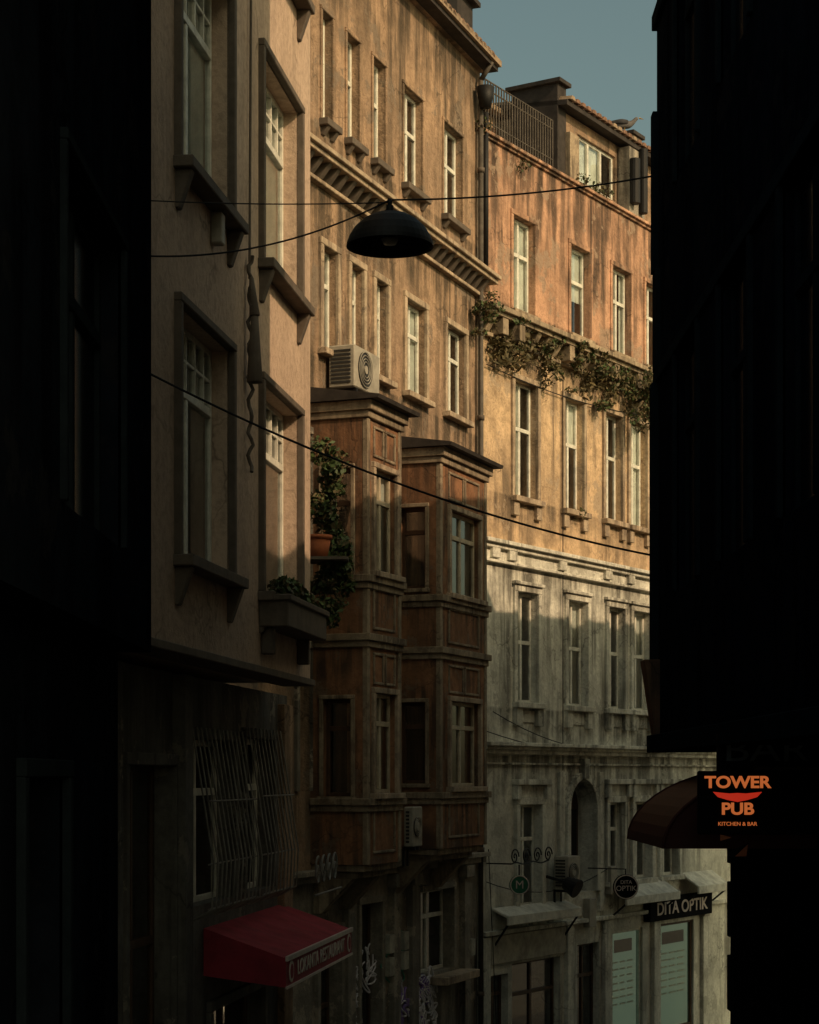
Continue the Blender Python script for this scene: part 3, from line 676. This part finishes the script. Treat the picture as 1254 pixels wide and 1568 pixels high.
# ============ dark near buildings
bL=empty('shadowed_left_building')
Lf=Fac((-1.45,1),(0,1)); W=B('walls',bL); T=B('trim',bL,.006); G=B('glass',bL)
def YL(x): return -1.45/((x-CX)/F)-1
oL=[(YL(95),YL(185),6.95,8.45)]+[(.8+i*2.6,2.2+i*2.6,7.15,9.05) for i in range(2)]
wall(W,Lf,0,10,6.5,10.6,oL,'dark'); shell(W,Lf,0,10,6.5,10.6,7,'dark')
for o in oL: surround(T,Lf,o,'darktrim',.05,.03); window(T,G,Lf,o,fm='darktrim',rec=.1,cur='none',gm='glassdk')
W.done()
W=B('ground_storey',bL)
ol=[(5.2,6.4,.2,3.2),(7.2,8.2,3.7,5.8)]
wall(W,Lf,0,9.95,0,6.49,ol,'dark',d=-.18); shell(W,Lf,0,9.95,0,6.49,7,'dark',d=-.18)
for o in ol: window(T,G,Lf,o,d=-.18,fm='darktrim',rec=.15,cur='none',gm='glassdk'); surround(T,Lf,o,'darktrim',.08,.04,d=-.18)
W.done();T.done();G.done()

bR=empty('shadowed_pub_building')
Rg=Fac((2.02,16),(0,-1)); W=B('walls',bR); T=B('trim',bR,.006); G=B('glass',bR)
LR=12.5; ZR=16.8
oR=[(1.2+i*2.1,2.3+i*2.1,e,e+1.8) for i in range(5) for e in (7.2,10.3,13.4)]
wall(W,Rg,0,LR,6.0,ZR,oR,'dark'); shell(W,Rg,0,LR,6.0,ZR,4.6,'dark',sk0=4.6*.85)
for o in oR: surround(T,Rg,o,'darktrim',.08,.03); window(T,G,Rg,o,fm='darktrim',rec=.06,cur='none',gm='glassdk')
for z,h_,p_ in ((11.9,.12,.04),(9.0,.1,.03),(14.6,.1,.05),(6.0,.14,.08)): T.box(Rg,-.03,LR,z,z+h_,-.1,p_,'darktrim')
T.box(Rg,-.02,.22,9.1,9.9,-.1,.035,'darktrim'); T.box(Rg,-.01,.12,6.75,9.0,-.05,.06,'darktrim')
T.box(Rg,-.01,.12,9.9,11.2,-.05,.05,'darktrim')
P=Rg.P
T.hexa([P(-.05,6.0,.02),P(.2,6.0,.02),P(.2,6.0,-.1),P(-.05,6.0,-.1),P(-.05,6.75,.13),P(.2,6.75,.13),P(.2,6.75,-.1),P(-.05,6.75,-.1)],'bay')
W.done()
W=B('ground_storey',bR)
og=[(3.0,4.6,.2,3.2),(6,8,.8,3.2)]
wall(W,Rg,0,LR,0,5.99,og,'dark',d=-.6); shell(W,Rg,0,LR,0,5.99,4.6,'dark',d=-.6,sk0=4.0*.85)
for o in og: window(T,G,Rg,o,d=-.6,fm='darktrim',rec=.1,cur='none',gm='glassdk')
for z in range(9): T.box(Rg,-.02,.18,.3+z*.6,.75+z*.6,-.62,-.575,'darktrim')
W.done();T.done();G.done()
text('bar_lettering',bR,'BAR',Fac(ray(1172,1150,12.3)[:2],(1,0)),0,ray(1172,1150,12.3).z,.02,.21,'bluegrey',sx=1.4)
bb=B('bar_sign_board',bR,.006); p=ray(1172,1150,12.3); bb.box(Fac(p[:2],(1,0)),-.3,.45,p.z-.13,p.z+.11,-.06,.0,'board'); bb.done()
ps=empty('pub_sign'); p=ray(1129,1228,12.0); S=Fac(p[:2],(1,-.03))
b=B('board',ps,.008); b.box(S,-.24,.55,p.z-.2,p.z+.19,-.06,0,'board'); b.box(S,.1,.6,p.z+.19,p.z+.22,-.05,-.01,'iron'); b.done()
text('lettering_top',ps,'TOWER',S,0,p.z+.118,.01,.1,'orange',bold=.003,sx=1.12)
text('lettering_mid',ps,'PUB',S,0,p.z-.045,.01,.1,'orange',bold=.003,sx=1.12)
text('lettering_small',ps,'KITCHEN & BAR',S,0,p.z-.135,.01,.033,'orange')
b=B('wing_emblem',ps)
b.poly([S.P(-.15,p.z+.062,.006),S.P(-.12,p.z+.03,.006),S.P(-.06,p.z+.012,.006),S.P(0,p.z+.0,.006),S.P(.06,p.z+.012,.006),S.P(.12,p.z+.03,.006),S.P(.15,p.z+.062,.006),S.P(.05,p.z+.052,.006),S.P(0,p.z+.055,.006),S.P(-.05,p.z+.052,.006)],'orange2')
b.done()
hb=B('hanging_badge',ps); q=ray(1125,1300,12.0)
hb.poly([q+Vector((-.05,0,-.05)),q+Vector((.05,0,-.05)),q+Vector((.09,0,.04)),q+Vector((-.02,0,-.01))],'board')
hb.poly([q+Vector((.0,-.01,-.045)),q+Vector((.07,-.01,-.045)),q+Vector((.08,-.01,.03))],'terra')
hb.poly([q+Vector((-.09,-.01,.05)),q+Vector((-.02,-.01,.07)),q+Vector((-.09,-.01,.09))],'terra'); hb.done()
ba=empty('barrel_awning'); b=B('canvas',ba)
y0,y1=12.6,14.6; X1=2.62; w_=X1-1.63; zb=5.34; hh=.53
n=12; pr=[(X1-w_*math.cos(math.pi/2*k/n),zb+hh*math.sin(math.pi/2*k/n)) for k in range(n+1)]
for k in range(n):
    (xa,za),(xb,zb2)=pr[k],pr[k+1]; b.poly([(xa,y0,za),(xb,y0,zb2),(xb,y1,zb2),(xa,y1,za)],'maroon')
b.poly([(X1,y0,zb)]+[(x_,y0,z_) for x_,z_ in pr],'maroon'); b.poly([(X1,y1,zb)]+[(x_,y1,z_) for x_,z_ in pr],'maroon'); b.done()
curve('ribs',ba,[[(x_,y0-.01,z_) for x_,z_ in pr],[(x_,y1,z_) for x_,z_ in pr]],.012,'maroon')

def row(name,xy0,xy1,zt,mat):
    e=empty(name); f=Fac(xy1,(xy0[0]-xy1[0],xy0[1]-xy1[1])); L=(Vector(xy1)-Vector(xy0)).length
    W=B('walls',e); T=B('trim',e,.006); G=B('glass',e)
    o=[(u_,u_+1,z_,z_+1.6) for z_ in (1.0,4.2,7.2,10.2) if z_+2<zt for u_ in [1+2.2*i for i in range(int((L-1.5)/2.2))]]
    wall(W,f,0,L,0,zt,o,mat); shell(W,f,0,L,0,zt,4.5,mat)
    for q in o: surround(T,f,q,'trim3',.08,.03); window(T,G,f,q,fm='cream',cur='half')
    T.box(f,-.1,L,zt-.1,zt+.12,-.3,.15,'trim3'); W.done();T.done();G.done()
row('unseen_brick_house',(2.78,15.42),(3.9,19.2),11.5,'b3low')  # unseen houses, placed with roof heights that shade the facades opposite
row('unseen_stucco_house',(3.9,19.3),(6.0,30),13.8,'b4c')
row('unseen_stucco_house',(6.1,30.1),(11.5,39.5),12.6,'b4c')

# ============ street lamp & cables
sl=empty('hanging_street_lamp'); YL_=15.6; c=ray(597,378,YL_)
b=B('shade',sl); R0=67*YL_/F; prof=[(1,0),(.985,.10),(.93,.26),(.82,.46),(.64,.66),(.42,.8),(.2,.87),(.09,.9),(.085,1.05),(.0,1.07)]
hh=60*YL_/F; n=40
for i in range(len(prof)-1):
    for j in range(n):
        a0,a1=2*math.pi*j/n,2*math.pi*(j+1)/n; q=[]
        for (r,z),a in ((prof[i],a0),(prof[i],a1),(prof[i+1],a1),(prof[i+1],a0)): q.append((c.x+R0*r*math.cos(a),c.y+R0*r*math.sin(a),c.z+hh*z))
        b.poly(q,'iron')
for j in range(n):
    a0,a1=2*math.pi*j/n,2*math.pi*(j+1)/n
    b.poly([(c.x+R0*math.cos(a0),c.y+R0*math.sin(a0),c.z),(c.x+R0*math.cos(a1),c.y+R0*math.sin(a1),c.z),(c.x+R0*.96*math.cos(a1),c.y+R0*.96*math.sin(a1),c.z+.02),(c.x+R0*.96*math.cos(a0),c.y+R0*.96*math.sin(a0),c.z+.02)],'iron')
o_=b.done(True)
b=B('lamp_holder',sl); b.cyl(c+Vector((0,0,.04)),c+Vector((0,0,hh*.8)),.06,'iron'); b.cyl(c+Vector((0,0,.02)),c+Vector((0,0,.06)),.05,'bulb',16,.07); b.cyl(c+Vector((0,0,hh*1.02)),c+Vector((0,0,hh*1.22)),.018,'iron'); b.done(True)
top=c+Vector((0,0,hh*1.2))
rw=Vector((2.02,15.9,ray(1005,268,15.9).z)); lw=ray(225,392,14.5)
cb=empty('overhead_cable'); curve('strand',cb,[catenary(lw,tuple(top),.13),catenary(tuple(top),tuple(rw),.05)],.0075,'iron')
cb=empty('overhead_cable'); curve('strand',cb,catenary(ray(225,307,14.5),tuple(top+Vector((0,0,-.02))),.02),.005,'iron')
cb=empty('overhead_cable'); curve('strand',cb,catenary(ray(225,570,14.5),(2.02,15.95,ray(1010,852,15.95).z),.16),.009,'iron')

# ============ ground
def sheet(name,pts,z,m):
    b=B(name); b.poly([(x,y,z) for x,y in pts],m); return b.done()
sheet('ground',[(-300,-300),(300,-300),(300,300),(-300,300)],-.01,'ground')
sheet('road',[(-1.2,-30),(1.9,-30),(2.0,16),(3.3,22),(7,33),(16,48),(12.3,51),(3.2,34.5),(.6,27),(-1,18),(-1.3,8)],.0,'asphalt')
def strip(name,fc,a,b_,w0,w1):
    x=B(name,None,.01); x.box(fc,a,b_,-.0,.12,w0,w1,'pave'); x.box(fc,a,b_,-.0,.125,w1,w1+.12,'kerb'); x.done()
strip('pavement',C,C.U(395),C.U(735)-.2,.02,.9); strip('pavement',D4,U(750),U(1300),.02,1.3); strip('pavement',A,-4,6.5,-.48,.3)

# ============ light, sky, camera
w=bpy.data.worlds.new('World'); scene.world=w; w.use_nodes=True; nt=w.node_tree
bg=nt.nodes['Background']; sk=nt.nodes.new('ShaderNodeTexSky'); sk.sky_type='NISHITA'; sk.sun_disc=False
sk.sun_elevation=EL; sk.sun_rotation=math.atan2(SUNV[0],SUNV[1]); sk.air_density=1.0; sk.dust_density=4; sk.ozone_density=1.0
tint=nt.nodes.new('ShaderNodeMix'); tint.data_type='RGBA'; tint.blend_type='MULTIPLY'; tint.inputs[0].default_value=1
nt.links.new(sk.outputs[0],tint.inputs[6]); tint.inputs[7].default_value=(.94,.93,.62,1)
nt.links.new(tint.outputs[2],bg.inputs['Color']); bg.inputs['Strength'].default_value=.12
ld=bpy.data.lights.new('sun','SUN'); ld.energy=3.0; ld.angle=math.radians(.6); ld.color=(1,.68,.40)
lo=bpy.data.objects.new('sun',ld); scene.collection.objects.link(lo)
s=Vector((SUNV[0]*math.cos(EL),SUNV[1]*math.cos(EL),math.sin(EL))); lo.rotation_euler=s.to_track_quat('Z','Y').to_euler()
cd=bpy.data.cameras.new('camera'); co=bpy.data.objects.new('camera',cd); scene.collection.objects.link(co); scene.camera=co
cd.sensor_fit='VERTICAL'; cd.sensor_height=36; cd.sensor_width=28.8; cd.lens=F/1568*36; cd.shift_y=(HZ-784)/1568; cd.clip_end=1000
co.location=(0,0,H); co.rotation_euler=(math.pi/2,0,0)
scene.view_settings.view_transform='Standard'; scene.view_settings.look='None'; scene.view_settings.exposure=0
